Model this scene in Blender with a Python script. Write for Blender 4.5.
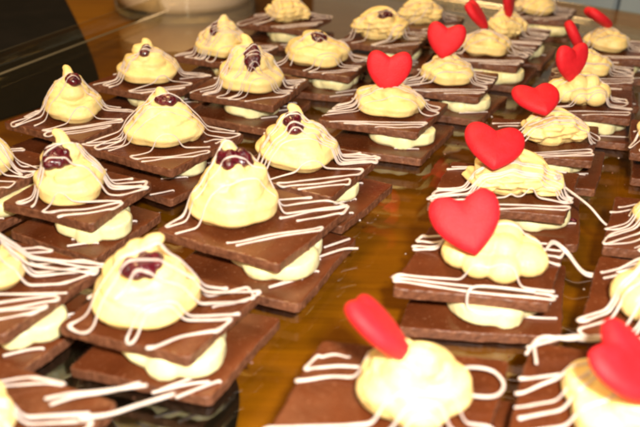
import bpy, bmesh, math, random
import numpy as np
from mathutils import Vector, Matrix
from mathutils.bvhtree import BVHTree

# ---------------------------------------------------------------- clear
for o in list(bpy.data.objects):
    bpy.data.objects.remove(o)
S = bpy.context.scene
COL = S.collection
R = math.radians
MM = 0.001

# ---------------------------------------------------------------- camera
cam = bpy.data.cameras.new('camera')
cam.sensor_width = 36.0
cam.lens = 42.19
cam.clip_start = 0.01
cam.clip_end = 30.0
cam.dof.use_dof = True
cam.dof.focus_distance = 0.34
cam.dof.aperture_fstop = 12.0
camo = bpy.data.objects.new('camera', cam)
COL.objects.link(camo)
camo.matrix_world = (Matrix.Translation((0, 0, 0.1565)) @ Matrix.Rotation(R(61.0), 4, 'X') @ Matrix.Rotation(R(1.5), 4, 'Z'))
S.camera = camo

# ---------------------------------------------------------------- world and lamps (indoor close-up: warm room lamps and the camera's flash)
w = bpy.data.worlds.new('World')
S.world = w
w.use_nodes = True
bg = w.node_tree.nodes['Background']
bg.inputs['Color'].default_value = (1.0, 0.72, 0.42, 1)
bg.inputs['Strength'].default_value = 0.025


def area(name, loc, target, size, watts, col):
    l = bpy.data.lights.new(name, 'AREA')
    l.shape = 'DISK'
    l.size = size
    l.energy = watts
    l.color = col
    o = bpy.data.objects.new(name, l)
    COL.objects.link(o)
    o.location = loc
    o.rotation_euler = (Vector(target) - Vector(loc)).to_track_quat('-Z', 'Y').to_euler()
    return o


area('camera_flash', (0.03, -0.01, 0.205), (0.02, 0.34, 0.0), 0.022, 2.45, (1.0, 0.93, 0.82))
area('ceiling_lamp', (-0.22, 0.80, 1.10), (-0.05, 0.52, 0.0), 0.40, 12.0, (1.0, 0.66, 0.30))
area('ceiling_lamp', (-0.40, -0.65, 0.85), (0.0, 0.45, 0.0), 0.40, 11.0, (1.0, 0.68, 0.32))

S.view_settings.view_transform = 'Standard'
S.view_settings.look = 'None'
S.view_settings.exposure = 0.0
S.view_settings.gamma = 1.0
S.cycles.filter_width = 2.6

# ---------------------------------------------------------------- material helpers


def mat(name):
    m = bpy.data.materials.new(name)
    m.use_nodes = True
    nt = m.node_tree
    return m, nt, nt.nodes['Principled BSDF']


def nd(nt, t, **k):
    n = nt.nodes.new(t)
    for a, b in k.items():
        setattr(n, a, b)
    return n


def coords(nt, scale, kind='Object'):
    tc = nd(nt, 'ShaderNodeTexCoord')
    mp = nd(nt, 'ShaderNodeMapping')
    mp.inputs['Scale'].default_value = scale if isinstance(scale, tuple) else (scale,) * 3
    nt.links.new(tc.outputs[kind], mp.inputs['Vector'])
    return mp.outputs['Vector']


def noise(nt, vec, scale, detail=4, rough=0.55):
    n = nd(nt, 'ShaderNodeTexNoise')
    n.inputs['Scale'].default_value = scale
    n.inputs['Detail'].default_value = detail
    n.inputs['Roughness'].default_value = rough
    nt.links.new(vec, n.inputs['Vector'])
    return n.outputs['Fac']


def ramp(nt, fac, stops):
    r = nd(nt, 'ShaderNodeValToRGB')
    el = r.color_ramp.elements
    while len(el) < len(stops):
        el.new(0.5)
    for e, (p, c) in zip(el, stops):
        e.position = p
        e.color = (*c, 1)
    nt.links.new(fac, r.inputs['Fac'])
    return r.outputs['Color']


def bump(nt, bs, h, strength, dist):
    b = nd(nt, 'ShaderNodeBump')
    b.inputs['Strength'].default_value = strength
    b.inputs['Distance'].default_value = dist
    nt.links.new(h, b.inputs['Height'])
    nt.links.new(b.outputs['Normal'], bs.inputs['Normal'])


def simple(name, stops, nscale, rough, bscale=None, bstr=0.3, bdist=0.0003, sss=0.0, sssr=(1, .6, .3), coat=0.0, spec=0.5):
    m, nt, bs = mat(name)
    v = coords(nt, 1.0)
    nt.links.new(ramp(nt, noise(nt, v, nscale), stops), bs.inputs['Base Color'])
    bs.inputs['Roughness'].default_value = rough
    bs.inputs['Specular IOR Level'].default_value = spec
    if bscale:
        bump(nt, bs, noise(nt, v, bscale), bstr, bdist)
    if sss:
        bs.inputs['Subsurface Weight'].default_value = sss
        bs.inputs['Subsurface Radius'].default_value = sssr
        bs.inputs['Subsurface Scale'].default_value = 0.0009
    bs.inputs['Coat Weight'].default_value = coat
    bs.inputs['Coat Roughness'].default_value = 0.08
    return m


M = {}
M['cream'] = simple('butter_cream', [(0.3, (.79, .58, .22)), (0.7, (.87, .70, .33))], 160, .46, 520, .5, .0006, sss=.3, spec=.4)
M['filling'] = simple('filling_cream', [(0.3, (.74, .68, .36)), (0.7, (.82, .78, .48))], 130, .42, 420, .5, .0006, sss=.25, spec=.4)
M['icing'] = simple('white_icing', [(0.3, (.50, .42, .39)), (0.7, (.62, .54, .51))], 300, .36, 900, .3, .0003, sss=.1)
M['heart'] = simple('red_sugar', [(0.3, (.57, .007, .014)), (0.7, (.70, .013, .026))], 260, .6, 1700, .6, .0004, sss=.12, sssr=(1, .15, .1), spec=.35)
M['jam'] = simple('dark_jam', [(0.3, (.035, .002, .006)), (0.7, (.11, .004, .012))], 330, .13, 520, .9, .0012, sss=.1, sssr=(1, .1, .1), coat=.6)

# chocolate: smooth moulded faces, with faint bloom, scuffs and dust
m, nt, bs = mat('milk_chocolate')
v = coords(nt, 1.0)
c1 = ramp(nt, noise(nt, v, 55, 5), [(0.3, (.070, .0165, .0046)), (0.7, (.120, .031, .0095))])
c2 = ramp(nt, noise(nt, v, 700, 3, .7), [(0.62, (0, 0, 0)), (0.70, (1, 1, 1))])
mx = nd(nt, 'ShaderNodeMix', data_type='RGBA')
nt.links.new(c2, mx.inputs['Factor'])
nt.links.new(c1, mx.inputs['A'])
mx.inputs['B'].default_value = (.21, .085, .042, 1)
nt.links.new(mx.outputs['Result'], bs.inputs['Base Color'])
rr = ramp(nt, noise(nt, v, 90, 5), [(0.3, (.20,) * 3), (0.7, (.38,) * 3)])
nt.links.new(rr, bs.inputs['Roughness'])
bs.inputs['Specular IOR Level'].default_value = .4
bump(nt, bs, noise(nt, v, 120, 8, .6), .3, .0006)
M['choc'] = m
M['edge'] = simple('broken_chocolate', [(0.25, (.075, .024, .010)), (0.6, (.15, .055, .026)), (0.8, (.28, .13, .07))], 420, .5, 700, .6, .0006)

# varnished wood of the table
m, nt, bs = mat('varnished_wood')
v = coords(nt, (1.0, 1.0, 1.0))
tc = nd(nt, 'ShaderNodeTexCoord')
mp = nd(nt, 'ShaderNodeMapping')
mp.inputs['Rotation'].default_value = (0, 0, R(12))
mp.inputs['Scale'].default_value = (3.0, 46.0, 3.0)
nt.links.new(tc.outputs['Object'], mp.inputs['Vector'])
g1 = noise(nt, mp.outputs['Vector'], 3.0, 7, .6)
mp2 = nd(nt, 'ShaderNodeMapping')
mp2.inputs['Rotation'].default_value = (0, 0, R(12))
mp2.inputs['Scale'].default_value = (14.0, 420.0, 14.0)
nt.links.new(tc.outputs['Object'], mp2.inputs['Vector'])
g2 = noise(nt, mp2.outputs['Vector'], 2.0, 3, .6)
ca = ramp(nt, g1, [(0.2, (.165, .066, .0012)), (0.5, (.245, .102, .0018)), (0.8, (.33, .142, .003))])
cb = ramp(nt, g2, [(0.35, (.86, .80, .7)), (0.55, (1, 1, 1))])
mx = nd(nt, 'ShaderNodeMix', data_type='RGBA', blend_type='MULTIPLY')
mx.inputs['Factor'].default_value = .75
nt.links.new(ca, mx.inputs['A'])
nt.links.new(cb, mx.inputs['B'])
nt.links.new(mx.outputs['Result'], bs.inputs['Base Color'])
bs.inputs['Roughness'].default_value = .28
bs.inputs['Specular IOR Level'].default_value = .15
bs.inputs['Coat Weight'].default_value = 1.0
bs.inputs['Coat IOR'].default_value = 1.5
bs.inputs['Coat Roughness'].default_value = .04
M['wood'] = m

m, nt, bs = mat('black_cotton')
v = coords(nt, 1.0)
nt.links.new(ramp(nt, noise(nt, v, 40, 5), [(0.3, (.002, .0016, .0013)), (0.7, (.006, .0045, .004))]), bs.inputs['Base Color'])
bs.inputs['Roughness'].default_value = .9
bs.inputs['Specular IOR Level'].default_value = .15
bump(nt, bs, noise(nt, v, 1500, 2), .4, .0004)
M['cloth'] = m

# thin clear glass: part of the light passes, part mirrors at the surface
def clear_glass(name, tint, ior=1.5, rough=.02):
    m = bpy.data.materials.new(name)
    m.use_nodes = True
    nt = m.node_tree
    nt.nodes.remove(nt.nodes['Principled BSDF'])
    out = nt.nodes['Material Output']
    tr = nd(nt, 'ShaderNodeBsdfTransparent')
    tr.inputs['Color'].default_value = (*tint, 1)
    gl = nd(nt, 'ShaderNodeBsdfGlossy')
    gl.inputs['Roughness'].default_value = rough
    geo = nd(nt, 'ShaderNodeNewGeometry')
    dt = nd(nt, 'ShaderNodeVectorMath', operation='DOT_PRODUCT')
    nt.links.new(geo.outputs['Incoming'], dt.inputs[0])
    nt.links.new(geo.outputs['Normal'], dt.inputs[1])

    def mth(op, a, b_=None):
        n_ = nd(nt, 'ShaderNodeMath', operation=op)
        for k_, x_ in enumerate((a, b_)):
            if x_ is None:
                continue
            if isinstance(x_, (int, float)):
                n_.inputs[k_].default_value = x_
            else:
                nt.links.new(x_, n_.inputs[k_])
        return n_.outputs[0]
    f0 = ((ior - 1) / (ior + 1)) ** 2
    fac = mth('ADD', mth('MULTIPLY', mth('POWER', mth('SUBTRACT', 1.0, mth('ABSOLUTE', dt.outputs['Value'])), 5.0), 1 - f0), f0)
    v = coords(nt, 1.0)
    b = nd(nt, 'ShaderNodeBump')
    b.inputs['Strength'].default_value = .06
    b.inputs['Distance'].default_value = .001
    nt.links.new(noise(nt, v, 60, 2), b.inputs['Height'])
    nt.links.new(b.outputs['Normal'], gl.inputs['Normal'])
    ms = nd(nt, 'ShaderNodeMixShader')
    nt.links.new(fac, ms.inputs['Fac'])
    nt.links.new(tr.outputs['BSDF'], ms.inputs[1])
    nt.links.new(gl.outputs['BSDF'], ms.inputs[2])
    nt.links.new(ms.outputs['Shader'], out.inputs['Surface'])
    return m


M['glass'] = clear_glass('tray_glass', (.97, .93, .80), 1.95, .045)
m, nt, bs = mat('tray_glass_edge')
bs.inputs['Base Color'].default_value = (.90, .74, .42, 1)
bs.inputs['Transmission Weight'].default_value = .92
bs.inputs['Roughness'].default_value = .18
bs.inputs['IOR'].default_value = 1.5
v = coords(nt, 1.0)
bump(nt, bs, noise(nt, v, 90, 2), .1, .001)
M['glass_edge'] = m
M['bowl_glass'] = clear_glass('bowl_glass', (.95, .93, .86), 1.5)
M['bowl_base'] = clear_glass('thick_bowl_glass', (.75, .60, .30), 1.9, .06)
M['bowl_cream'] = simple('whipped_cream', [(0.3, (.76, .64, .60)), (0.7, (.84, .73, .69))], 20, .6, 90, .3, .002)

m, nt, bs = mat('grey_tile')
v = coords(nt, 1.0)
br = nd(nt, 'ShaderNodeTexBrick')
br.offset = 0.0
br.inputs['Color1'].default_value = (.36, .44, .50, 1)
br.inputs['Color2'].default_value = (.32, .40, .47, 1)
br.inputs['Mortar'].default_value = (.07, .07, .07, 1)
br.inputs['Scale'].default_value = 1.0
br.inputs['Mortar Size'].default_value = .006
br.inputs['Brick Width'].default_value = .33
br.inputs['Row Height'].default_value = .33
mpv = nd(nt, 'ShaderNodeMapping')
mpv.inputs['Rotation'].default_value = (0, 0, R(-24))
nt.links.new(v, mpv.inputs['Vector'])
nt.links.new(mpv.outputs['Vector'], br.inputs['Vector'])
nt.links.new(br.outputs['Color'], bs.inputs['Base Color'])
bs.inputs['Roughness'].default_value = .35
M['tile'] = m

M['panel'] = simple('grey_paint', [(0.3, (.27, .34, .42)), (0.7, (.32, .40, .48))], 9, .45, 60, .15, .001)

# ---------------------------------------------------------------- object helpers


def link_mesh(name, me, mats, parent=None, smooth=True):
    for mm in (mats if isinstance(mats, (list, tuple)) else [mats]):
        me.materials.append(mm)
    if smooth:
        me.polygons.foreach_set('use_smooth', [True] * len(me.polygons))
    o = bpy.data.objects.new(name, me)
    COL.objects.link(o)
    if parent:
        o.parent = parent
    return o


def from_np(name, V, F):
    me = bpy.data.meshes.new(name)
    me.from_pydata([tuple(x) for x in V], [], F)
    me.update()
    return me


def thing(name, label, cat, loc=(0, 0, 0), rz=0.0, group=None):
    o = bpy.data.objects.new(name, None)
    COL.objects.link(o)
    o.empty_display_size = 0.02
    o.location = loc
    o.rotation_euler = (0, 0, rz)
    tag(o, label, cat, group)
    return o


def tag(o, label, cat, group=None, kind=None):
    if label:
        o['label'] = label
    if cat:
        o['category'] = cat
    if group:
        o['group'] = group
    if kind:
        o['kind'] = kind


def tube(path, rad, sides=10, lobes=0, lobe_amp=0.0, flat=1.0):
    """A swept tube with rounded ends; path in any unit, one radius per point."""
    P = np.array(path, float)
    n = len(P)
    rad = np.broadcast_to(np.array(rad, float), (n,)).copy()
    T = np.gradient(P, axis=0)
    T /= np.linalg.norm(T, axis=1)[:, None] + 1e-9
    V, F = [], []
    up = np.array([0, 0, 1.0])
    a0 = np.linspace(0, 2 * np.pi, sides, endpoint=False)
    prev = None
    for i in range(n):
        s = np.cross(T[i], up)
        if np.linalg.norm(s) < .15:
            s = prev if prev is not None else np.array([1.0, 0, 0])
            s = s - T[i] * s.dot(T[i])
        s /= np.linalg.norm(s) + 1e-9
        prev = s
        nrm = np.cross(s, T[i])
        rr = rad[i] * (1 + lobe_amp * np.cos(lobes * a0 + i * .12))
        for a, r in zip(a0, rr):
            V.append(P[i] + s * (r * math.cos(a)) + nrm * (r * math.sin(a) * flat))
        if i:
            b = (i - 1) * sides
            for k in range(sides):
                k2 = (k + 1) % sides
                F.append((b + k, b + k2, b + sides + k2, b + sides + k))
    # caps
    for e, i, sg in ((0, 0, -1), (1, n - 1, 1)):
        c = len(V)
        V.append(P[i] + T[i] * sg * rad[i] * .7)
        b = i * sides
        for k in range(sides):
            k2 = (k + 1) % sides
            F.append((b + k2, b + k, c) if e == 0 else (b + k, b + k2, c))
    return V, F


def ball(c, r, squash=1.0, nu=14, nv=9):
    V, F = [], []
    for j in range(nv + 1):
        t = math.pi * j / nv
        for i in range(nu):
            a = 2 * math.pi * i / nu
            V.append((c[0] + r * math.sin(t) * math.cos(a), c[1] + r * math.sin(t) * math.sin(a), c[2] + r * math.cos(t) * squash))
    for j in range(nv):
        for i in range(nu):
            i2 = (i + 1) % nu
            F.append((j * nu + i, (j + 1) * nu + i, (j + 1) * nu + i2, j * nu + i2))
    bm = bmesh.new()
    vs = [bm.verts.new(x) for x in V]
    for f in F:
        try:
            bm.faces.new([vs[k] for k in f])
        except ValueError:
            pass
    bmesh.ops.remove_doubles(bm, verts=bm.verts, dist=r * 1e-4)
    bm.verts.index_update()
    V = [v.co[:] for v in bm.verts]
    F = [tuple(v.index for v in f.verts) for f in bm.faces]
    bm.free()
    return V, F


def join(parts):
    V, F = [], []
    for v, f in parts:
        b = len(V)
        V += [tuple(x) for x in v]
        F += [tuple(k + b for k in q) for q in f]
    return V, F


def weld(name, parts, voxel, smooth=2, zmin=None, zmax=None):
    """Merge overlapping ropes and balls into one continuous skin (units mm)."""
    V, F = join(parts)
    me = from_np(name, V, F)
    o = bpy.data.objects.new(name, me)
    COL.objects.link(o)
    md = o.modifiers.new('weld', 'REMESH')
    md.mode = 'VOXEL'
    md.voxel_size = voxel
    dg = bpy.context.evaluated_depsgraph_get()
    new = bpy.data.meshes.new_from_object(o.evaluated_get(dg))
    bpy.data.objects.remove(o)
    bpy.data.meshes.remove(me)
    bm = bmesh.new()
    bm.from_mesh(new)
    for _ in range(smooth):
        bmesh.ops.smooth_vert(bm, verts=bm.verts, factor=.5, use_axis_x=True, use_axis_y=True, use_axis_z=True)
    for v_ in bm.verts:
        if zmin is not None and v_.co.z < zmin:
            v_.co.z = zmin
        if zmax is not None and v_.co.z > zmax:
            v_.co.z = zmax + (v_.co.z - zmax) * .05
    bm.to_mesh(new)
    bm.free()
    new.name = name
    return new


def place(me, off, rz=0.0):
    """Scale a mesh from mm to metres and shift it (mm) inside its parent's frame."""
    me.transform(Matrix.Translation(Vector(off) * MM) @ Matrix.Rotation(rz, 4, 'Z') @ Matrix.Scale(MM, 4))
    return me


# ---------------------------------------------------------------- the setting
def prism(name, poly, z0, z1, bev, m, parent=None):
    bm = bmesh.new()
    vs = [bm.verts.new((x * MM, y * MM, z1)) for x, y in poly]
    f = bm.faces.new(vs)
    if f.normal.z < 0:
        f.normal_flip()
    r = bmesh.ops.extrude_face_region(bm, geom=[f])
    for g in r['geom']:
        if isinstance(g, bmesh.types.BMVert):
            g.co.z = z0
    bmesh.ops.recalc_face_normals(bm, faces=bm.faces)
    if bev:
        bmesh.ops.bevel(bm, geom=[e for e in bm.edges if all(abs(v.co.z - z1) < 1e-6 for v in e.verts)], offset=bev, segments=3, affect='EDGES', profile=.5)
    me = bpy.data.meshes.new(name)
    bm.to_mesh(me)
    bm.free()
    return link_mesh(name, me, m, parent, smooth=False)


fl = from_np('floor', [(-6, -3, -.76), (6, -3, -.76), (6, 9, -.76), (-6, 9, -.76)], [(0, 1, 2, 3)])
tag(link_mesh('floor', fl, M['tile'], smooth=False), None, None, kind='structure')

TZ = -0.012          # top of the wooden table; the glass floor of the tray is at z = 0
table = thing('wooden_table', 'orange brown varnished wooden table under the glass tray', 'table', (0, 0, -.76))
tt = prism('tabletop', [(-800, -260), (900, -260), (900, 251), (-800, 1509)], TZ - .03, TZ, .003, M['wood'])
tt.parent = table
tt.location.z = .76
for x, y in ((-.72, -.18), (.82, -.18), (.82, .22), (-.72, 1.36)):
    V, F = tube([(x, y, .0), (x, y, .3), (x, y, .717)], [.022, .028, .034], 12)
    link_mesh('leg', from_np('leg', V, F), M['wood'], table)

# black cloth lying on the table, its wavy hem crossing below the tray
hem = [(-390, 1020), (-300, 830), (-240, 697), (-160, 507), (-152, 455), (-195, 390), (-225, 310), (-165, 240), (-84, 224), (-46, 206), (-26, 188), (-24, 150), (-26, 60), (-30, -100)]


def catmull(pts, n=10):
    P = [np.array(p, float) for p in pts]
    P = [2 * P[0] - P[1]] + P + [2 * P[-1] - P[-2]]
    out = []
    for i in range(1, len(P) - 2):
        for k in range(n):
            t = k / n
            a, b, c, d = P[i - 1:i + 3]
            out.append(.5 * ((2 * b) + (-a + c) * t + (2 * a - 5 * b + 4 * c - d) * t * t + (-a + 3 * b - 3 * c + d) * t ** 3))
    out.append(P[-2])
    return np.array(out)


edge_pts = catmull(hem, 8)
rows = []
NC = 40
rng = np.random.default_rng(5)
for i, p in enumerate(edge_pts):
    far = np.array([-760.0, p[1] * 1.0 + 0.0])
    row = []
    for k in range(NC + 1):
        t = (k / NC) ** 1.3
        q = p * (1 - t) + far * t
        z = TZ / MM + 1.0 + .8 * math.sin(q[0] * .035 + q[1] * .02) * min(1, t * 8) + 1.0 * math.sin(q[1] * .05 - q[0] * .012) * min(1, t * 8) + .9 * min(1, t * 8)
        row.append((q[0] * MM, q[1] * MM, z * MM))
    rows.append(row)
V = [c for r_ in rows for c in r_]
n = NC + 1
F = [(i * n + k, i * n + k + 1, (i + 1) * n + k + 1, (i + 1) * n + k) for i in range(len(rows) - 1) for k in range(NC)]
cl = link_mesh('black_cloth', from_np('black_cloth', V, F), M['cloth'])
sm = cl.modifiers.new('thickness', 'SOLIDIFY')
sm.thickness = .0007
sm.offset = 1
tag(cl, 'plain black cloth lying on the wooden table beneath the tray edge', 'cloth')

# glass tray: floor, flared rim, little feet
tray = thing('glass_tray', 'large clear glass serving tray holding all the desserts', 'tray', (0, 0, TZ))
L0, L1 = np.array([-203., 450.]), np.array([-157., 556.])
B0, B1 = np.array([197., 634.]), np.array([252., 598.])
dl = (L1 - L0) / np.linalg.norm(L1 - L0)
db = (B1 - B0) / np.linalg.norm(B1 - B0)
tt_ = np.linalg.solve(np.stack([dl, -db], 1), B0 - L0)
corner = L0 + dl * tt_[0]
c2 = corner + db * 640
c3 = corner - dl * 760
c4 = c3 + db * 640
corners = [corner, c2, c4, c3]
cen = sum(corners) / 4


def rounded(cs, r, n=8):
    out = []
    for i in range(4):
        a, b, c = cs[i - 1], cs[i], cs[(i + 1) % 4]
        u = (a - b) / np.linalg.norm(a - b)
        v_ = (c - b) / np.linalg.norm(c - b)
        for k in range(n + 1):
            t = k / n
            p0, p2 = b + u * r, b + v_ * r
            out.append((1 - t) ** 2 * p0 + 2 * t * (1 - t) * b + t * t * p2)
    return out


def grow(cs, d):
    out = []
    for i in range(4):
        a, b, c = cs[i - 1], cs[i], cs[(i + 1) % 4]
        u = (b - a) / np.linalg.norm(b - a)
        v_ = (b - c) / np.linalg.norm(b - c)
        out.append(b + (u + v_) * d)
    return out


prof = [(0.0, 0.0), (1.4, .5), (3.2, 2.6), (6.0, 10.5), (6.6, 11.4), (7.8, 11.2), (8.3, 10.2), (5.2, -.6), (3.0, -3.2), (0.0, -4.0)]
rings = [rounded(grow(corners, d), 30 + d) for d, z in prof]
nr = len(rings[0])
V, F = [], []
for rg, (d, z) in zip(rings, prof):
    V += [(p[0] * MM, p[1] * MM, z * MM - TZ) for p in rg]
for j in range(len(prof) - 1):
    for i in range(nr):
        i2 = (i + 1) % nr
        F.append((j * nr + i, (j + 1) * nr + i, (j + 1) * nr + i2, j * nr + i2))
me_rim = from_np('rim', V, F)
b_ = len(prof) - 1
top = [V[i] for i in range(nr)]
bot = [V[b_ * nr + i] for i in range(nr)]
me_floor = from_np('floor_pane', top + bot, [tuple(range(nr - 1, -1, -1)), tuple(range(nr, 2 * nr))])
link_mesh('floor_pane', me_floor, M['glass'], tray, smooth=False)
rim = link_mesh('rim', me_rim, [M['glass'], M['glass_edge']], tray)
for p in me_rim.polygons:
    if p.index // nr in (0, 4):
        p.material_index = 1
for q in corners:
    f_ = q + (cen - q) * .08
    V, F = tube([(f_[0] * MM, f_[1] * MM, 0), (f_[0] * MM, f_[1] * MM, .004), (f_[0] * MM, f_[1] * MM, -TZ - .0045)], [.005, .007, .008], 14)
    link_mesh('foot', from_np('foot', V, F), M['glass_edge'], tray)

# round glass bowl of white cream beyond the tray
bowl = thing('glass_bowl', 'round clear glass bowl filled with white cream beyond the tray rim', 'bowl', (-.126, .680, TZ))


def lathe(prof_, n=64):
    V, F = [], []
    for r, z in prof_:
        for i in range(n):
            a = 2 * math.pi * i / n
            V.append((r * MM * math.cos(a), r * MM * math.sin(a), z * MM))
    for j in range(len(prof_) - 1):
        for i in range(n):
            i2 = (i + 1) % n
            F.append((j * n + i, j * n + i2, (j + 1) * n + i2, (j + 1) * n + i))
    return V, F


V, F = lathe([(0, 0.3), (59, .3), (61, .9), (62, 3), (62, 6), (62, 7)])
link_mesh('base', from_np('base', V, F), M['glass_edge'], bowl)
V, F = lathe([(62, 7), (62.5, 20), (63.5, 60), (65, 63), (63.5, 63.5), (61.9, 60), (60.7, 20), (60.2, 8.2), (0, 8.0)])
link_mesh('side', from_np('side', V, F), M['bowl_glass'], bowl)
V, F = lathe([(0, 8.4), (56, 8.4), (59.4, 9.5), (60.2, 20), (60.8, 44), (53, 49), (20, 53), (0, 55)])
link_mesh('cream', from_np('cream', V, F), M['bowl_cream'], bowl)

# ---------------------------------------------------------------- parts of a dessert (all in mm, local to the dessert)
T = 4.0               # thickness of a chocolate plate
GAP = 7.4            # cream layer between the two plates
TOP = T + GAP + T     # height of the upper face


def plate_mesh(name, w_, d_, z0, seed, tk=0.0):
    rg = random.Random(seed)
    hw, hd = w_ / 2, d_ / 2
    cs = [np.array(c, float) for c in ((-hw, -hd), (hw, -hd), (hw, hd), (-hw, hd))]
    cs = [c + np.array([c[1] * tk, 0]) for c in cs]
    cs = [c + np.array([rg.uniform(-1.2, 1.2), rg.uniform(-1.2, 1.2)]) for c in cs]
    out = []
    nper = 34
    for i in range(4):
        a, b = cs[i], cs[(i + 1) % 4]
        u = (b - a) / np.linalg.norm(b - a)
        nrm = np.array([u[1], -u[0]])
        ph = [rg.uniform(0, 6.28) for _ in range(3)]
        for k in range(nper):
            t = k / nper
            fade = math.sin(math.pi * t) ** .5
            off = .30 * math.sin(t * 7 + ph[0]) + .10 * math.sin(t * 31 + ph[1]) + .10 * rg.uniform(-1, 1)
            p = a + (b - a) * t + nrm * off * fade
            if k == 0:
                p = p - (p / np.linalg.norm(p)) * .5
            out.append(p)
    N = len(out)
    layers = [(.45, 0.0), (.0, .35), (-.06, T * .45), (0.0, T - .5), (.22, T - .12), (.7, T)]
    V, F = [], []
    for li, (ins, z) in enumerate(layers):
        for p in out:
            q = p * (1 - ins / max(np.linalg.norm(p), 1))
            jit = .14 if 0 < li < 4 else .04
            V.append((q[0] + rg.uniform(-jit, jit), q[1] + rg.uniform(-jit, jit), z0 + z + (rg.uniform(-.08, .08) if 0 < li < 5 else 0)))
    for j in range(len(layers) - 1):
        for i in range(N):
            i2 = (i + 1) % N
            F.append((j * N + i, j * N + i2, (j + 1) * N + i2, (j + 1) * N + i))
    nside = len(F) - N
    F.append(tuple(range(N - 1, -1, -1)))
    F.append(tuple(range((len(layers) - 1) * N, len(layers) * N)))
    me = from_np(name, V, F)
    mi = [1 if k < nside else 0 for k in range(len(F))]
    return me, mi


def cream_parts(kind, seed):
    """Piped dollop as overlapping ropes; footprint about 34 mm across."""
    rg = random.Random(seed)
    parts = []
    ph = rg.uniform(0, 6.28)
    sgn = rg.choice((1, -1))

    def spiral(r0, r1, z0, z1, turns, ra, rb, start, n=70, wob=.0, lobes=6, amp=.06):
        P, rr = [], []
        w1, w2 = rg.uniform(0, 6), rg.uniform(0, 6)
        tl = rg.uniform(.7, 1.8) * (0 if z0 < 6 else 1)
        for i in range(n):
            t = i / (n - 1)
            a = start + sgn * t * turns * 2 * math.pi
            r = r0 + (r1 - r0) * t + wob * math.sin(5 * a + w1)
            z = z0 + (z1 - z0) * (t ** .9) + wob * .5 * math.sin(3 * a + w2) + tl * math.cos(a - w2)
            P.append((r * math.cos(a), r * math.sin(a), z))
            e = min(1, (t + .02) * 12, (1.02 - t) * 9)
            rr.append((ra + (rb - ra) * t) * (.55 + .45 * e) * (1 + .05 * math.sin(11 * t + w1)))
        return tube(P, rr, 28, lobes, amp)

    if kind == 'peak':          # broad coil, rounded shoulder, small leaning tip
        parts.append(spiral(11.3, 10.2, 4.8, 6.8, 1.15, 5.3, 5.1, ph, wob=.7))
        parts.append(spiral(8.2, 6.4, 10.0, 13.6, 1.0, 4.9, 4.6, ph + 2.2, wob=.7))
        parts.append(spiral(5.2, 2.8, 14.6, 18.2, .9, 4.6, 3.8, ph + 4.0, wob=.8))
        lx, ly = rg.uniform(-3.5, 3.5), rg.uniform(1.5, 4)
        P = [(0, 1, 14), (lx * .2, 1 + ly * .2, 18.5), (lx * .5, 1 + ly * .5, 21.5), (lx * .9, ly, 23.6), (lx * 1.7, ly * 1.2, 24.8)]
        P = catmull(P, 6)
        parts.append(tube(P, np.linspace(4.6, 1.6, len(P)), 14, 5, .06))
        for k in range(2):
            a = rg.uniform(0, 6.28)
            parts.append(spiral(9.5, 10.5, rg.uniform(6, 9), rg.uniform(5, 11), rg.uniform(.22, .4), 4.4, 3.6, a, n=30))
        parts.append(ball((0, 0, 6), 8.0, .9))
    elif kind == 'swirl':       # fat low coil with an inner curl
        parts.append(spiral(11.6, 10.4, 4.9, 6.2, 1.1, 5.4, 5.2, ph, wob=1.1))
        parts.append(spiral(9.6, 8.6, 8.4, 9.4, .8, 4.0, 3.6, ph + 3.0, wob=1.0))
        parts.append(spiral(7.2, 1.5, 9.6, 14.0, 1.5, 4.8, 3.4, ph + 1.2, wob=.8))
        parts.append(ball((0, 0, 4), 8.5, .8))
    elif kind == 'fold':        # rope folded back and forth over itself
        P, rr = [], []
        nn = 90
        for i in range(nn):
            t = i / (nn - 1)
            x = -11.5 + 23 * t
            y = 6.6 * math.sin(t * 3.6 * 2 * math.pi + ph)
            z = 5.6 + 3.6 * math.sin(t * math.pi) + 2.0 * math.sin(t * 6.6 * math.pi + ph * 2)
            P.append((x, y, z))
            rr.append(4.2 + .9 * math.sin(t * math.pi))
        parts.append(tube(P, rr, 28, 6, .12))
        P = [(-8, 3, 8), (-3, 5, 12.5), (3, 4, 13.5), (8, 1, 10.5)]
        P = catmull(P, 8)
        parts.append(tube(P, np.linspace(4.6, 3.8, len(P)), 28, 6, .12))
        parts.append(ball((-2, 0, 4), 9.0, .8))
        parts.append(ball((5, 1, 4), 8.0, .8))
    else:                       # 'lump': star-nozzle blobs crowded together
        for k in range(8):
            a = ph + k * .785
            rr = rg.uniform(8.5, 11)
            parts.append(ball((rr * math.cos(a), rr * math.sin(a) * .9, rg.uniform(4.5, 6.5)), rg.uniform(4.6, 6.2), rg.uniform(.85, 1.05)))
        for k in range(4):
            a = ph + .4 + k * 1.57
            parts.append(ball((4.8 * math.cos(a), 4.8 * math.sin(a), rg.uniform(9, 12)), rg.uniform(4.4, 5.4)))
        parts.append(ball((0, 0, 5), 9.0, .9))
    return parts


def filling_parts(dx, dy, rad, seed):
    rg = random.Random(seed)
    ph = rg.uniform(0, 6.28)
    parts = []
    P, rr = [], []
    n_ = 64
    for i in range(n_):
        t = i / (n_ - 1)
        a = ph + t * 1.35 * 2 * math.pi
        r = rad - 5.6 - 3.5 * t + 1.4 * math.sin(3 * a + ph) + .7 * math.sin(7 * a + 2 * ph)
        P.append((dx + r * math.cos(a), dy + r * math.sin(a), T + 3.8 + .8 * math.sin(3 * a + ph)))
        rr.append(5.2 * (1 + .12 * math.sin(5 * a + ph)))
    parts.append(tube(P, rr, 14, 6, .06))
    parts.append(ball((dx, dy, T + 4.5), rad - 6.5, .45))
    return parts


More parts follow.
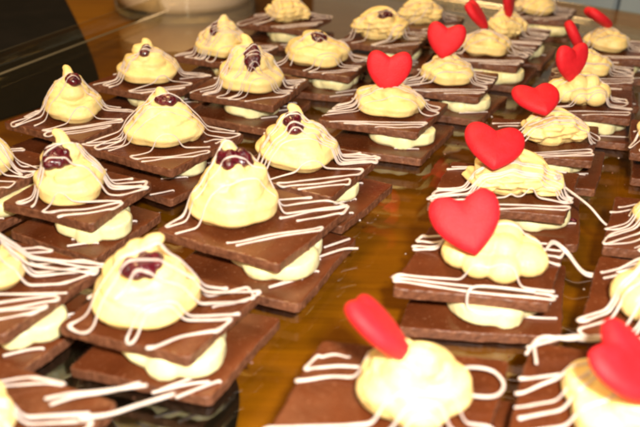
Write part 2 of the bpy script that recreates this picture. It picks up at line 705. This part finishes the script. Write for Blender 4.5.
def heart_mesh(wid, thick):
    """Puffed heart standing in the XZ plane, point at the origin (mm)."""
    n_, k_ = 64, 12
    out = []
    for i in range(n_):
        t = 2 * math.pi * i / n_
        x = 16 * math.sin(t) * abs(math.sin(t)) ** .72
        y = 12.0 * math.cos(t) - 3.6 * math.cos(2 * t) - 1.5 * math.cos(3 * t) - .5 * math.cos(4 * t)
        out.append((x / 32 * wid, (y + 15.0) / 26.6 * wid))
    cx, cz = 0.0, wid * .56
    V, F = [], []
    for side in (1, -1):
        for j in range(k_ + 1):
            s = j / k_
            hgt = thick / 2 * (1 - (1 - s) ** 4.0) ** .5 if s < 1 else thick / 2
            for x, z in out:
                px = cx + (x - cx) * (1 - s)
                pz = cz + (z - cz) * (1 - s)
                dent = 1 - .42 * math.exp(-((px / (wid * .09)) ** 2)) * max(0, (pz - cz) / (wid * .4))
                V.append((px, side * hgt * dent, pz))
    for sd in range(2):
        b0 = sd * (k_ + 1) * n_
        for j in range(k_):
            for i in range(n_):
                i2 = (i + 1) % n_
                q = (b0 + j * n_ + i, b0 + j * n_ + i2, b0 + (j + 1) * n_ + i2, b0 + (j + 1) * n_ + i)
                F.append(q if sd == 0 else q[::-1])
    bm = bmesh.new()
    vs = [bm.verts.new(x) for x in V]
    for f in F:
        try:
            bm.faces.new([vs[q] for q in f])
        except ValueError:
            pass
    bmesh.ops.remove_doubles(bm, verts=bm.verts, dist=.02)
    for _ in range(7):
        bmesh.ops.smooth_vert(bm, verts=bm.verts, factor=.45, use_axis_x=True, use_axis_y=True, use_axis_z=True)
    bmesh.ops.recalc_face_normals(bm, faces=bm.faces)
    me = bpy.data.meshes.new('sugar_heart')
    bm.to_mesh(me)
    bm.free()
    return me


def gauss(a, s):
    k = np.exp(-.5 * (np.arange(-int(3 * s), int(3 * s) + 1) / s) ** 2)
    k /= k.sum()
    return np.convolve(np.pad(a, len(k) // 2, mode='edge'), k, mode='valid')


def stroke(bvh, hw, hd, tk, cphi, sphi, lines, rg, rad, parts):
    """One continuous to-and-fro stroke; every line is (v, inset left, inset right), insets from the plate's edge."""
    nv = np.array([-sphi, cphi])
    du = np.array([cphi, sphi])
    pts, turns = [], []
    for k, (v_, il, ir) in enumerate(lines):
        c = nv * v_
        ends = []
        for sg in (-1, 1):
            t = 0.0
            while t < 60:
                q = c + du * t * sg
                if abs(q[0] - tk * q[1]) > hw or abs(q[1]) > hd:
                    break
                t += .5
            ends.append(c + du * sg * (t - (il if sg < 0 else ir)))
        a, b = ends if k % 2 == 0 else ends[::-1]
        m_ = (a + b) / 2 + nv * rg.uniform(-1.3, 1.3)
        q1 = a * .86 + b * .14 + nv * rg.uniform(-.5, .5)
        q2 = b * .86 + a * .14 + nv * rg.uniform(-.5, .5)
        pts += [a, q1, m_, q2, b]
        turns += [a, b]
    P = catmull(pts, 14)
    d = np.concatenate([[0], np.cumsum(np.linalg.norm(np.diff(P, axis=0), axis=1))])
    s = np.arange(0, d[-1], .6)
    P = np.stack([np.interp(s, d, P[:, 0]), np.interp(s, d, P[:, 1])], 1)
    for ax in (0, 1):
        P[:, ax] += gauss(np.array([rg.gauss(0, 1) for _ in s]), 6) * .5
    z = []
    for x, y in P:
        h = bvh.ray_cast(Vector((x, y, 80)), Vector((0, 0, -1)))
        over = max(abs(x - tk * y) - hw, abs(y) - hd, 0)
        floor_ = TOP - min(over * 1.3, 6)
        z.append(max(h[0].z if h[0] else -99, floor_ if h[0] is None or h[0].z < TOP - 1 else -99))
    z = np.array(z)
    hull = z.copy()
    step = max(1, len(z) // max(1, len(lines)))
    idx = [0] + [int(np.argmin(np.hypot(P[:, 0] - t[0], P[:, 1] - t[1]))) for t in turns] + [len(z) - 1]
    idx = sorted(set(idx))
    for a_, b_ in zip(idx[:-1], idx[1:]):
        if b_ - a_ < 4:
            continue
        st = []
        for i in range(a_, b_ + 1):
            while len(st) > 1 and (z[st[-1]] - z[st[-2]]) * (i - st[-2]) <= (z[i] - z[st[-2]]) * (st[-1] - st[-2]):
                st.pop()
            st.append(i)
        hull[a_:b_ + 1] = np.interp(np.arange(a_, b_ + 1), st, z[st])
    tight = rg.choice((.08, .15, .25, .4, .55))
    z = np.maximum(gauss(tight * hull + (1 - tight) * z, 2.0), z) + rad * .25
    z = gauss(z, 1.4)
    dist = np.min([np.hypot(P[:, 0] - t[0], P[:, 1] - t[1]) for t in turns], axis=0)
    rr = rad * (1 + .55 * gauss(np.array([rg.gauss(0, 1) for _ in s]), 4)) * (1 + .45 * np.exp(-(dist / 1.6) ** 2))
    parts.append(tube(np.stack([P[:, 0], P[:, 1], z], 1), np.clip(rr, rad * .6, rad * 1.8), 10, flat=.72))


def strands(bvh, hw, hd, tk, phi, lines, seed, rad, extra=()):
    """Icing piped to and fro: each line (v, overhang left, overhang right) crosses the plate at angle phi."""
    rg = random.Random(seed)
    cphi, sphi = math.cos(phi), math.sin(phi)
    parts = []
    for grp in lines:
        stroke(bvh, hw, hd, tk, cphi, sphi, grp, rg, rad, parts)
    for ex in extra:
        Q = catmull(ex, 12)
        parts.append(tube(Q, rad, 8))
    return join(parts)


def loose_dessert(key, d):
    """One layered chocolate square with everything on it."""
    seed = d.get('seed', sum(ord(c) * 7 for c in key))
    rg = random.Random(seed)
    ang = R(d['ang'])
    w_, dd = d.get('size', (46, 46))
    px, py = d['plate']
    tk = math.tan(R(d.get('skew', 5)))
    root = thing('chocolate_dessert', d['label'], 'dessert', (px * MM, py * MM, 0), ang, 'layered chocolate desserts in rows on the glass tray')
    ca, sa = math.cos(-ang), math.sin(-ang)

    def loc(dx, dy):
        return (dx * ca - dy * sa, dx * sa + dy * ca)
    # lower plate
    lx, ly = loc(*d.get('low', (2.5, -5)))
    lw, ld = d.get('lowsize', (w_ + 1, dd + 1))
    me, mi = plate_mesh('lower_plate', lw, ld, 0.15, seed + 1, tk)
    me = place(me, (lx, ly, 0), R(d.get('lowrot', rg.uniform(-6, 6))))
    o = link_mesh('lower_plate', me, [M['choc'], M['edge']], root, smooth=False)
    me.polygons.foreach_set('material_index', mi)
    # filling
    fx, fy = loc(*d.get('fill', (5, -7)))
    fm = weld('filling', filling_parts(fx, fy, d.get('fillr', rg.uniform(15.5, 17.5)), seed + 2), .75, 2, T + .12, T + GAP - .02)
    link_mesh('filling', place(fm, (0, 0, 0)), M['filling'], root)
    if 'spill' in d:
        balls = []
        for (bx, by, br) in d['spill']:
            q = loc(bx, by)
            for k in range(5):
                balls.append(ball((q[0] + rg.uniform(-1, 1) * br, q[1] + rg.uniform(-1, 1) * br, T + 1.0 + rg.uniform(0, 3.0)), br * rg.uniform(.45, .8), .8, 10, 7))
        sm_ = weld('jam_filling', balls, .5, 3, T + .15)
        link_mesh('jam_filling', place(sm_, (0, 0, 0)), M['jam'], root)
    # upper plate
    me, mi = plate_mesh('upper_plate', w_, dd, T + GAP, seed + 3, tk)
    me = place(me, (0, 0, 0))
    link_mesh('upper_plate', me, [M['choc'], M['edge']], root, smooth=False)
    me.polygons.foreach_set('material_index', mi)
    Vp = [v.co / MM for v in me.vertices]
    Fp = [tuple(p.vertices) for p in me.polygons]
    # dollop
    cx, cy = loc(d['cream'][0] - px, d['cream'][1] - py)
    parts = cream_parts(d['kind'], seed + 4)
    cm = weld('cream_dollop', parts, .42 if d.get('near') else .5, 1, -.1)
    cm.transform(Matrix.Rotation(R(d.get('spin', 0)), 4, 'Z'))
    xs = [v.co.x for v in cm.vertices]
    zs_ = [v.co.z for v in cm.vertices]
    cm.transform(Matrix.Translation((-(max(xs) + min(xs)) / 2, 0, 0)))
    sc = d['cr'] * 2 / (max(xs) - min(xs))
    cm.transform(Matrix.Diagonal((sc, sc, d['ch'] / max(zs_), 1)))
    spin = -ang
    cm.transform(Matrix.Translation((cx, cy, TOP)) @ Matrix.Rotation(spin, 4, 'Z'))
    Vc = [v.co.copy() for v in cm.vertices]
    Fc = [tuple(p.vertices) for p in cm.polygons]
    me2 = cm
    dol = link_mesh('cream_dollop', place(me2, (0, 0, 0)), M['cream'], root)
    cb = BVHTree.FromPolygons(Vc, Fc)
    b = len(Vp)
    allV, allF = Vp + Vc, Fp + [tuple(k + b for k in f) for f in Fc]
    # topping
    if d['top'] == 'jam':
        jx, jz, jw, jh = d['jam']
        balls = []
        dirw = Vector((0, .9, -.43)).normalized()
        dl_ = loc(dirw.x, dirw.y)
        dirl = Vector((dl_[0], dl_[1], dirw.z))
        jw, jh = jw * .92, jh * 1.15
        for k in range(40):
            u_ = rg.gauss(0, .42) if k % 2 else rg.uniform(-1, 1)
            u_ = max(-1, min(1, u_))
            ox = u_ * (jw / 2 - 1.6)
            oz = rg.uniform(-1, 1) * max(jh / 2 - 1.6, .4) * math.sqrt(1 - .7 * u_ * u_)
            q = loc(jx + ox, -3)
            h = cb.ray_cast(Vector((cx + q[0], cy + q[1], TOP + jz + oz)) - dirl * 50, dirl)
            if h[0] is None:
                continue
            p_ = h[0] + h[1] * .1
            balls.append(ball(tuple(p_), rg.uniform(1.2, 2.1 + .8 * (1 - abs(u_))) * (.8 + .02 * jw), 1, 10, 7))
        if balls:
            jm = weld('jam_topping', balls, .4, 10)
            b = len(allV)
            allV = allV + [v.co.copy() for v in jm.vertices]
            allF = allF + [tuple(k + b for k in p.vertices) for p in jm.polygons]
            link_mesh('jam_topping', place(jm, (0, 0, 0)), M['jam'], root)
    elif d['top'] == 'heart':
        hd_ = d['heart']
        hm = heart_mesh(hd_.get('w', 24), hd_.get('t', 6.4))
        hx, hy, hz = hd_['c']
        q = loc(hx - px, hy - py)
        hm.transform(Matrix.Translation((q[0], q[1], hz))
                     @ Matrix.Rotation(-ang, 4, 'Z')
                     @ Matrix.Rotation(R(-hd_.get('lean', 15)), 4, 'X')
                     @ Matrix.Rotation(R(hd_.get('tilt', 0)), 4, 'Y')
                     @ Matrix.Rotation(R(hd_.get('yaw', 0)), 4, 'Z')
                     @ Matrix.Translation((0, 0, -hd_.get('w', 24) * .5)))
        link_mesh('sugar_heart', place(hm, (0, 0, 0)), M['heart'], root)
    # icing lines
    bvh = BVHTree.FromPolygons(allV, allF)
    lines = d.get('lines')
    if lines is None:
        phi_ = R(d.get('phi', 2 if d['top'] == 'heart' else 22)) - ang
        cv = -cx * math.sin(phi_) + cy * math.cos(phi_)     # the dollop's middle, across the strokes
        cu = cx * math.cos(phi_) + cy * math.sin(phi_)
        cr_ = d['cr']

        def ins():
            return rg.choice((rg.uniform(-1.0, .6), rg.uniform(0, 3), rg.uniform(2, 6)))
        lines = []
        g, v_ = [], -dd * .47
        for _ in range(rg.choice((3, 4, 5))):
            g.append((v_, rg.uniform(-.8, 2.5), rg.uniform(-.8, 2.5)))
            v_ += rg.choice((1.3, 2.2, 2.8, 3.6))
        lines.append(g)
        g, v_ = [], cv - cr_ * rg.uniform(.35, .6)
        for _ in range(d.get('drape', rg.choice((3, 4, 5)))):
            g.append((v_, ins(), ins()))
            v_ += rg.choice((1.6, 3.0, 4.2, 5.2))
        lines.append(g)
        for side in (-1, 1):
            room = w_ / 2 - cr_ + (cu if side < 0 else -cu)
            if room < 4:
                continue
            g, v_ = [], cv - cr_ * rg.uniform(.2, .7)
            for _ in range(rg.choice((1, 2, 2, 3))):
                far_ = w_ - room - rg.uniform(-1.5, 2.5)
                g.append((v_, ins() * .6, far_) if side < 0 else (v_, far_, ins() * .6))
                v_ += rg.choice((2.6, 4.0, 5.5))
            lines.append(g)
        lines.append([(dd * .36, ins(), ins()), (dd * .43, ins(), ins())])
    ex = []
    for _ in range(d.get('sticks', rg.choice((3, 4, 5)))):      # icing that ran down on to the lower plate
        a_ = R(d.get('phi', 2 if d['top'] == 'heart' else 22)) - ang + rg.uniform(-.2, .2)
        bx = lx + lw * rg.uniform(.28, .44)
        by = ly + ld * rg.uniform(-.42, .35)
        ln = rg.uniform(8, 16)
        ex.append([(bx - ln * math.cos(a_), by - ln * math.sin(a_), T + .6), (bx - ln * .4 * math.cos(a_), by - ln * .4 * math.sin(a_) + rg.uniform(-.6, .6), T + .7),
                   (bx, by, T + .6), (bx + .9, by + .3, T + .45)])
    for e in d.get('extra', ()):
        ex.append([(*loc(p[0] - px, p[1] - py), p[2]) for p in e])
    V, F = strands(bvh, w_ / 2, dd / 2, tk, R(d.get('phi', 2 if d['top'] == 'heart' else 22) + rg.uniform(-7, 7)) - ang, lines, seed + 6, d.get('srad', .48 if d.get('near') else .35), ex)
    link_mesh('icing_drizzle', place(from_np('icing_drizzle', V, F), (0, 0, 0)), M['icing'], root)
    return root


# ---------------------------------------------------------------- the desserts (positions on the tray in mm)
D = {}
D['H1'] = dict(lines=[[(-13.5, 0, 0), (-11, 0, 0), (-15, 0, 0)], [(7, 0, 39), (12, 0, 40), (17.5, 1, 36)]], phi=6, extra=[[(36, 157, 22), (43, 161, 20), (49, 161, 18.8), (51, 156, 18.6), (48, 151.5, 18.6), (42, 151, 18.8), (37, 152, 20)]], skew=14, spill=[(26, -6, 1.8), (27, 0, 1.6)], plate=(21, 153), ang=-8, size=(54, 44), cream=(26, 152), cr=15.3, ch=20, kind='swirl', top='heart', near=True, fill=(8, -4),
               heart=dict(c=(16.5, 155, 36.8), yaw=70, tilt=-44, lean=42, w=26, t=5.8),
               label='dessert at the front with a red heart turned nearly edge-on and a blown-white dollop')
D['H2'] = dict(lines=[[(-19, 0, 0), (-16.5, 0, 1), (-14.5, 1, 0)], [(5, 0, 40), (9, 0, 40), (13, 1, 38)], [(3, 1, 1)], [(8, 38, 1), (13, 38, 0), (17, 36, 2)]], phi=-4, skew=14, plate=(58, 223), ang=-8, size=(52, 45), cream=(60, 222), cr=17.9, ch=15, kind='lump', top='heart', near=True, fill=(2, -9), fillr=18, low=(3, -4),
               heart=dict(c=(49, 217, 34.2), yaw=-6, tilt=-13, lean=46, w=26, t=7),
               extra=[[(70, 200.2, 18.6), (60, 202, 18.7), (52, 202.5, 18.7), (49, 201.3, 17.8), (48.6, 200.6, 14), (49.5, 200, 11.4), (53, 199.6, 10.6)],
                      [(80, 226, 19), (84, 232, 19), (89, 231, 16), (94, 222, 12.5), (103, 220, 15), (112, 222, 19), (122, 224, 19)],
                      [(79, 225, 19), (84, 230.5, 19), (89, 229, 15.5), (94, 220.5, 12.3), (103, 218.5, 15), (113, 219, 19), (119, 226, 19)]],
               label='dessert with a tilted wide red heart and icing strands reaching to its right neighbour')
D['H3'] = dict(skew=14, plate=(78, 282), ang=-8, size=(54, 42), cream=(80, 283), cr=20.5, ch=14.5, kind='fold', top='heart', near=True, fill=(11, -4), low=(4, -5), spill=[(23, -11, 1.8), (26, -9, 1.6)],
               heart=dict(c=(70, 280, 34.4), yaw=4, tilt=8, lean=66, w=27.5, t=7),
               extra=[[(100, 276, 19), (106, 262, 18), (112, 256, 13), (118, 255, 12), (124, 262, 17), (131, 267, 19)]],
               label='dessert with a broad red heart and dark jam showing in its filling at the right')
D['H4'] = dict(skew=14, plate=(105, 335), ang=-8, size=(52, 45), cream=(110, 334), cr=15.9, ch=14.5, kind='fold', top='heart', spin=12,
               heart=dict(c=(101, 335, 35), yaw=0, tilt=-10, lean=72, w=25),
               label='dessert with a red heart leaning far back, just behind the broad-heart one')
D['H5'] = dict(skew=8, plate=(142, 391), ang=-13, size=(50, 48), cream=(138, 389), cr=16.4, ch=16, kind='lump', top='heart', fill=(6, -9),
               heart=dict(c=(130.5, 386, 37.4), yaw=30, tilt=-4, lean=8, w=24),
               label='dessert with lumpy cream and an upright red heart, in front of a narrow-heart one')
D['H6'] = dict(skew=8, plate=(163, 441), ang=-13, cream=(160, 440), cr=13.5, ch=14, kind='swirl', top='heart',
               heart=dict(c=(147, 440, 37.5), yaw=72, tilt=-30, lean=20, w=22),
               label='dessert half hidden behind the lumpy-cream one, its red heart a thin sliver')
D['H7'] = dict(skew=8, plate=(190, 491), ang=-13, cream=(187, 491), cr=14.6, ch=15, kind='swirl', top='heart',
               heart=dict(c=(178, 491, 35.5), yaw=75, tilt=-58, lean=24, w=24),
               label='last dessert in the heart row at the back right, its red heart lying low')
D['J12'] = dict(skew=9, plate=(-49, 191), ang=-18, size=(46, 38), cream=(-53, 191), cr=16.3, ch=25.5, kind='peak', top='jam', jam=(.2, 17.5, 14.8, 7.6), near=True, low=(5, -2), lowsize=(47, 42), lowrot=3, fill=(7, -7),
                label='jam-topped dessert at the front left over black, cream bulging from its front corner')
D['J1'] = dict(lines=[[(-17, 6, 0), (-15, 4, 1)], [(-2, 1, 2), (4, 2, 0), (9, 3, 1)], [(-7, 42, 0), (-3, 40, 1)]], phi=20, skew=6, extra=[[(0, 240, 4.7), (5, 243, 5.0), (10, 246, 4.9), (15, 247.5, 4.3)], [(2, 247, 4.7), (7, 250, 5), (12, 254, 4.7)]], plate=(-24, 250), ang=-24, size=(51, 50), cream=(-33, 253), cr=17.2, ch=29.4, kind='peak', top='jam', jam=(.8, 24, 16, 7.5), near=True, low=(4, -9), fill=(9, -11), fillr=18.5,
               label='jam-topped dessert with the tallest dollop, in the middle of the tray')
D['J2'] = dict(skew=6, plate=(-7, 298), ang=-24, size=(48, 46), cream=(-11, 303), cr=18.7, ch=24.7, kind='peak', top='jam', jam=(-1.2, 18.4, 10.5, 9.5), near=True, low=(6, -3), fill=(9, -3),
               label='jam-topped dessert directly behind the tallest dollop, its cream drooping at the right corner')
D['B1'] = dict(skew=11, plate=(32, 366), ang=-15, size=(50, 46), cream=(35, 370), cr=18.6, ch=14.5, spill=[(21, -9, 2.2), (23, -3, 1.8)], kind='swirl', top='heart', low=(3, -6), fill=(9, -8), fillr=18,
               heart=dict(c=(33, 368, 35.8), yaw=2, tilt=2, lean=10, w=25.5),
               label='dessert with an upright red heart, nearest in the left-hand heart row')
D['B2'] = dict(skew=11, plate=(73, 417), ang=-15, cream=(71, 417), cr=15.3, ch=16, kind='swirl', top='heart', fill=(8, -8),
               heart=dict(c=(68, 417, 38.6), yaw=-6, tilt=6, lean=10, w=24),
               label='dessert with a plump upright red heart, second in the left-hand heart row')
D['B3'] = dict(skew=11, plate=(105, 472), ang=-15, size=(48, 46), cream=(104, 475), cr=16.1, ch=15.5, kind='swirl', top='heart', fill=(5, -12), fillr=18,
               heart=dict(c=(96, 477, 38.5), yaw=66, tilt=-38, lean=20, w=25),
               label='dessert with a red heart slanting left, third in the left-hand heart row')
D['B4'] = dict(skew=11, plate=(130, 518), ang=-15, cream=(126, 517), cr=14.2, ch=17, kind='fold', top='heart', spin=20,
               heart=dict(c=(125, 519, 37.5), yaw=66, tilt=-4, lean=18, w=24),
               label='dessert with a narrow red heart cut off by the top of the photo')
D['B5'] = dict(skew=11, plate=(164, 583), ang=-15, size=(48, 46), cream=(162, 585), cr=16.1, ch=14, kind='swirl', top='none', fill=(5, -12), fillr=18,
               label='far dessert behind the narrow heart, only its cream and plate in view')
D['J13'] = dict(plate=(-104, 203), ang=-22, size=(46, 44), cream=(-108, 203), cr=12.5, ch=22, kind='peak', top='jam', jam=(4.5, 15.5, 7, 7), near=True, fill=(10, -8), phi=12,
                label='jam-topped dessert cut by the left edge, beside the one over black')
D['J11'] = dict(skew=1, plate=(-97, 268), ang=-24, size=(42, 40), cream=(-100, 266), cr=13.9, ch=26.4, kind='peak', top='jam', jam=(-1.7, 17.4, 13.5, 9.4), near=True, fill=(9, -9),
                label='jam-topped dessert at left with a large dark jam patch, left of the tallest dollop')
D['J6'] = dict(spill=[(19, -6, 2.2), (21, 0, 2)], plate=(-74, 323), ang=-27, size=(52, 50), cream=(-73, 323), cr=18.2, ch=24.2, kind='peak', top='jam', jam=(2.5, 20, 13, 5.8), fill=(8, -6),
               label='jam-topped dessert with a wide dollop, behind and left of the tallest one')
D['J3'] = dict(skew=1, spill=[(19, 2, 2.6), (22, 9, 2.2), (15, -5, 2)], plate=(-41, 400), ang=-21, size=(50, 49), cream=(-40, 398), cr=18.4, ch=28.4, kind='peak', top='jam', jam=(1.7, 16.3, 11, 14), fill=(2, -8),
               label='jam-topped dessert with a pointed peak and big jam drop, left of an upright heart')
D['J4'] = dict(spill=[(20, -6, 2.4), (23, 1, 2.4), (25, 7, 2)], plate=(0, 447), ang=-19, size=(50, 46), cream=(-4, 447), cr=20.0, ch=19, kind='swirl', top='jam', jam=(.8, 15.5, 11.5, 7),
               label='jam-topped dessert with a curled low dollop, left of the plump heart')
D['J5'] = dict(plate=(42, 504), ang=-18, size=(50, 46), cream=(37, 505), cr=20.0, ch=19, kind='fold', top='jam', jam=(2.9, 14.5, 12, 6.5), spin=-10,
               label='jam-topped dessert with a broad low dollop, left of the slanting heart')
D['C6'] = dict(plate=(74, 548), ang=-17, cream=(69, 548), cr=17.3, ch=16.2, kind='fold', top='none',
               label='plain cream dessert at the back, left of the narrow heart')
D['J14'] = dict(plate=(-142, 287), ang=-23, size=(42, 43), cream=(-141, 283), cr=12.5, ch=20, kind='swirl', top='jam', jam=(5, 14, 7, 7), fill=(8, -10),
                label='dessert cut by the left edge, left of the one with the large jam patch')
D['J7'] = dict(plate=(-123, 346), ang=-23, size=(46, 42), cream=(-124, 349), cr=14.3, ch=24.6, kind='peak', top='jam', jam=(4, 19, 8, 5.6),
               label='jam-topped dessert nearest the dark upper left corner of the tray')
D['J8'] = dict(plate=(-97, 405), ang=-23, size=(48, 44), cream=(-99, 407), cr=17.3, ch=22.2, kind='peak', top='jam', jam=(.7, 16.5, 7.4, 7.4),
               label='jam-topped dessert by the left rim, below the glass bowl')
D['J9'] = dict(plate=(-61, 463), ang=-21, cream=(-63, 460), cr=17.0, ch=22.6, kind='peak', top='jam', jam=(-4.5, 15.5, 6.3, 10),
               label='jam-topped dessert in front of the right side of the glass bowl')
D['J10'] = dict(plate=(-29, 543), ang=-19, size=(52, 46), cream=(-27, 544), cr=16.9, ch=16.8, kind='fold', top='none', fill=(2, -9), spin=25,
                label='plain cream dessert to the right of the glass bowl at the back')
D['J15'] = dict(plate=(-83, 137), ang=-22, size=(46, 44), cream=(-89, 137), cr=14.5, ch=14, kind='swirl', top='none', near=True, phi=14,
                extra=[[(-70, 146, 18.5), (-64, 147, 19.4), (-57, 148.5, 19.2), (-45, 152, 18.6)], [(-68, 144, 18.5), (-62, 146, 19.6), (-54, 149, 19.0), (-47, 153, 18.4)], [(-59, 139, 18.7), (-52, 141.5, 18.2), (-46, 144.5, 18.4), (-37, 149, 18.6)]],
                label='dessert in the bottom left corner, white icing ends sticking out over black')
D['E1'] = dict(lines=[[(1, 0, 36)], [(6.5, 0, 36)], [(12, 0, 36)], [(-8, 2, 2), (-3, 2, 3)]], phi=8, extra=[[(62, 165, 18.6), (64, 174, 19), (71, 176, 19.6), (80, 175, 19.4), (92, 177, 19.2), (104, 175, 19)], [(60, 169, 18.6), (66, 176, 19.4), (74, 174.5, 20), (84, 177, 19.6), (98, 176, 19.2)], [(61, 172, 18.6), (68, 174, 19.6), (76, 177, 19.4), (86, 175, 20)]], skew=11, plate=(80, 152), ang=-10, size=(50, 46), cream=(84, 148), cr=18, ch=16, kind='swirl', top='heart', near=True,
               heart=dict(c=(77, 143, 36.5), yaw=44, tilt=-46, lean=40, w=27, t=6),
               label='dessert in the bottom right corner with a large red heart leaning over')
D['E2'] = dict(skew=12, plate=(113, 201), ang=-12, size=(48, 50), cream=(109, 194), cr=15.9, ch=20, kind='lump', top='none', near=True,
               label='dessert cut by the right edge, directly behind the bottom right heart')
D['E3'] = dict(skew=12, plate=(136, 251), ang=-12, size=(48, 44), cream=(134, 248), cr=14.7, ch=17, kind='swirl', top='none',
               label='dessert cut by the right edge, beside the broad-heart one')
D['E4'] = dict(skew=10, plate=(174, 338), ang=-12, cream=(167, 335), cr=15.6, ch=14.4, kind='swirl', top='none',
               label='dessert at the right edge level with the leaning-back heart, only a sliver shows')

for k_, d_ in D.items():
    loose_dessert(k_, d_)

# ---------------------------------------------------------------- small details
# grey panelled cabinet standing behind the table (top right corner of the view)
gx, gy = 227.0, 749.0 + 55.0
dv = np.array([65., -48.]) / np.linalg.norm([65., -48.])
ca_ = thing('grey_cabinet', 'blue grey panelled cabinet behind the table in the top right corner', 'cabinet', (gx * MM, gy * MM, -.76), math.atan2(dv[1], dv[0]))
for k in range(5):
    x0 = -.107 + (k - 1) * .19
    bm = bmesh.new()
    bmesh.ops.create_cube(bm, size=1)
    for v_ in bm.verts:
        v_.co = Vector((x0 + (v_.co.x + .5) * .187, v_.co.y * .018, .02 + (v_.co.z + .5) * .86))
    bmesh.ops.bevel(bm, geom=list(bm.edges), offset=.0025, segments=2, affect='EDGES')
    me = bpy.data.meshes.new('panel')
    bm.to_mesh(me)
    bm.free()
    link_mesh('panel', me, M['panel'], ca_, smooth=False)
bm = bmesh.new()
bmesh.ops.create_cube(bm, size=1)
for v_ in bm.verts:
    v_.co = Vector((-.29 + (v_.co.x + .5) * .94, .012 + (v_.co.y + .5) * .30, (v_.co.z + .5) * .875))
me = bpy.data.meshes.new('carcass')
bm.to_mesh(me)
bm.free()
link_mesh('carcass', me, M['cloth'], ca_, smooth=False)

# crumbs and icing specks scattered on the glass
rg = random.Random(11)
for nm, mt, cnt, r0, r1, lab in (('chocolate_crumbs', M['edge'], 260, .25, .8, 'fine chocolate crumbs scattered over the glass'),
                                 ('icing_specks', M['icing'], 90, .25, .7, 'tiny white icing specks dotted over the glass')):
    parts = []
    for _ in range(cnt):
        k = rg.choice(list(D))
        a = rg.uniform(0, 6.28)
        rr = rg.uniform(24, 40)
        x, y = D[k]['plate'][0] + rr * math.cos(a), D[k]['plate'][1] + rr * math.sin(a) * .9
        r_ = rg.uniform(r0, r1)
        V, F = ball((x, y, r_ * .5), r_, rg.uniform(.5, .9), 6, 4)
        V = [(v0 + rg.uniform(-.2, .2) * r_, v1 + rg.uniform(-.2, .2) * r_, v2) for v0, v1, v2 in V]
        parts.append((V, F))
    V, F = join(parts)
    o = link_mesh(nm, place(from_np(nm, V, F), (0, 0, 0)), mt, None, smooth=False)
    tag(o, lab, 'crumbs', kind='stuff')
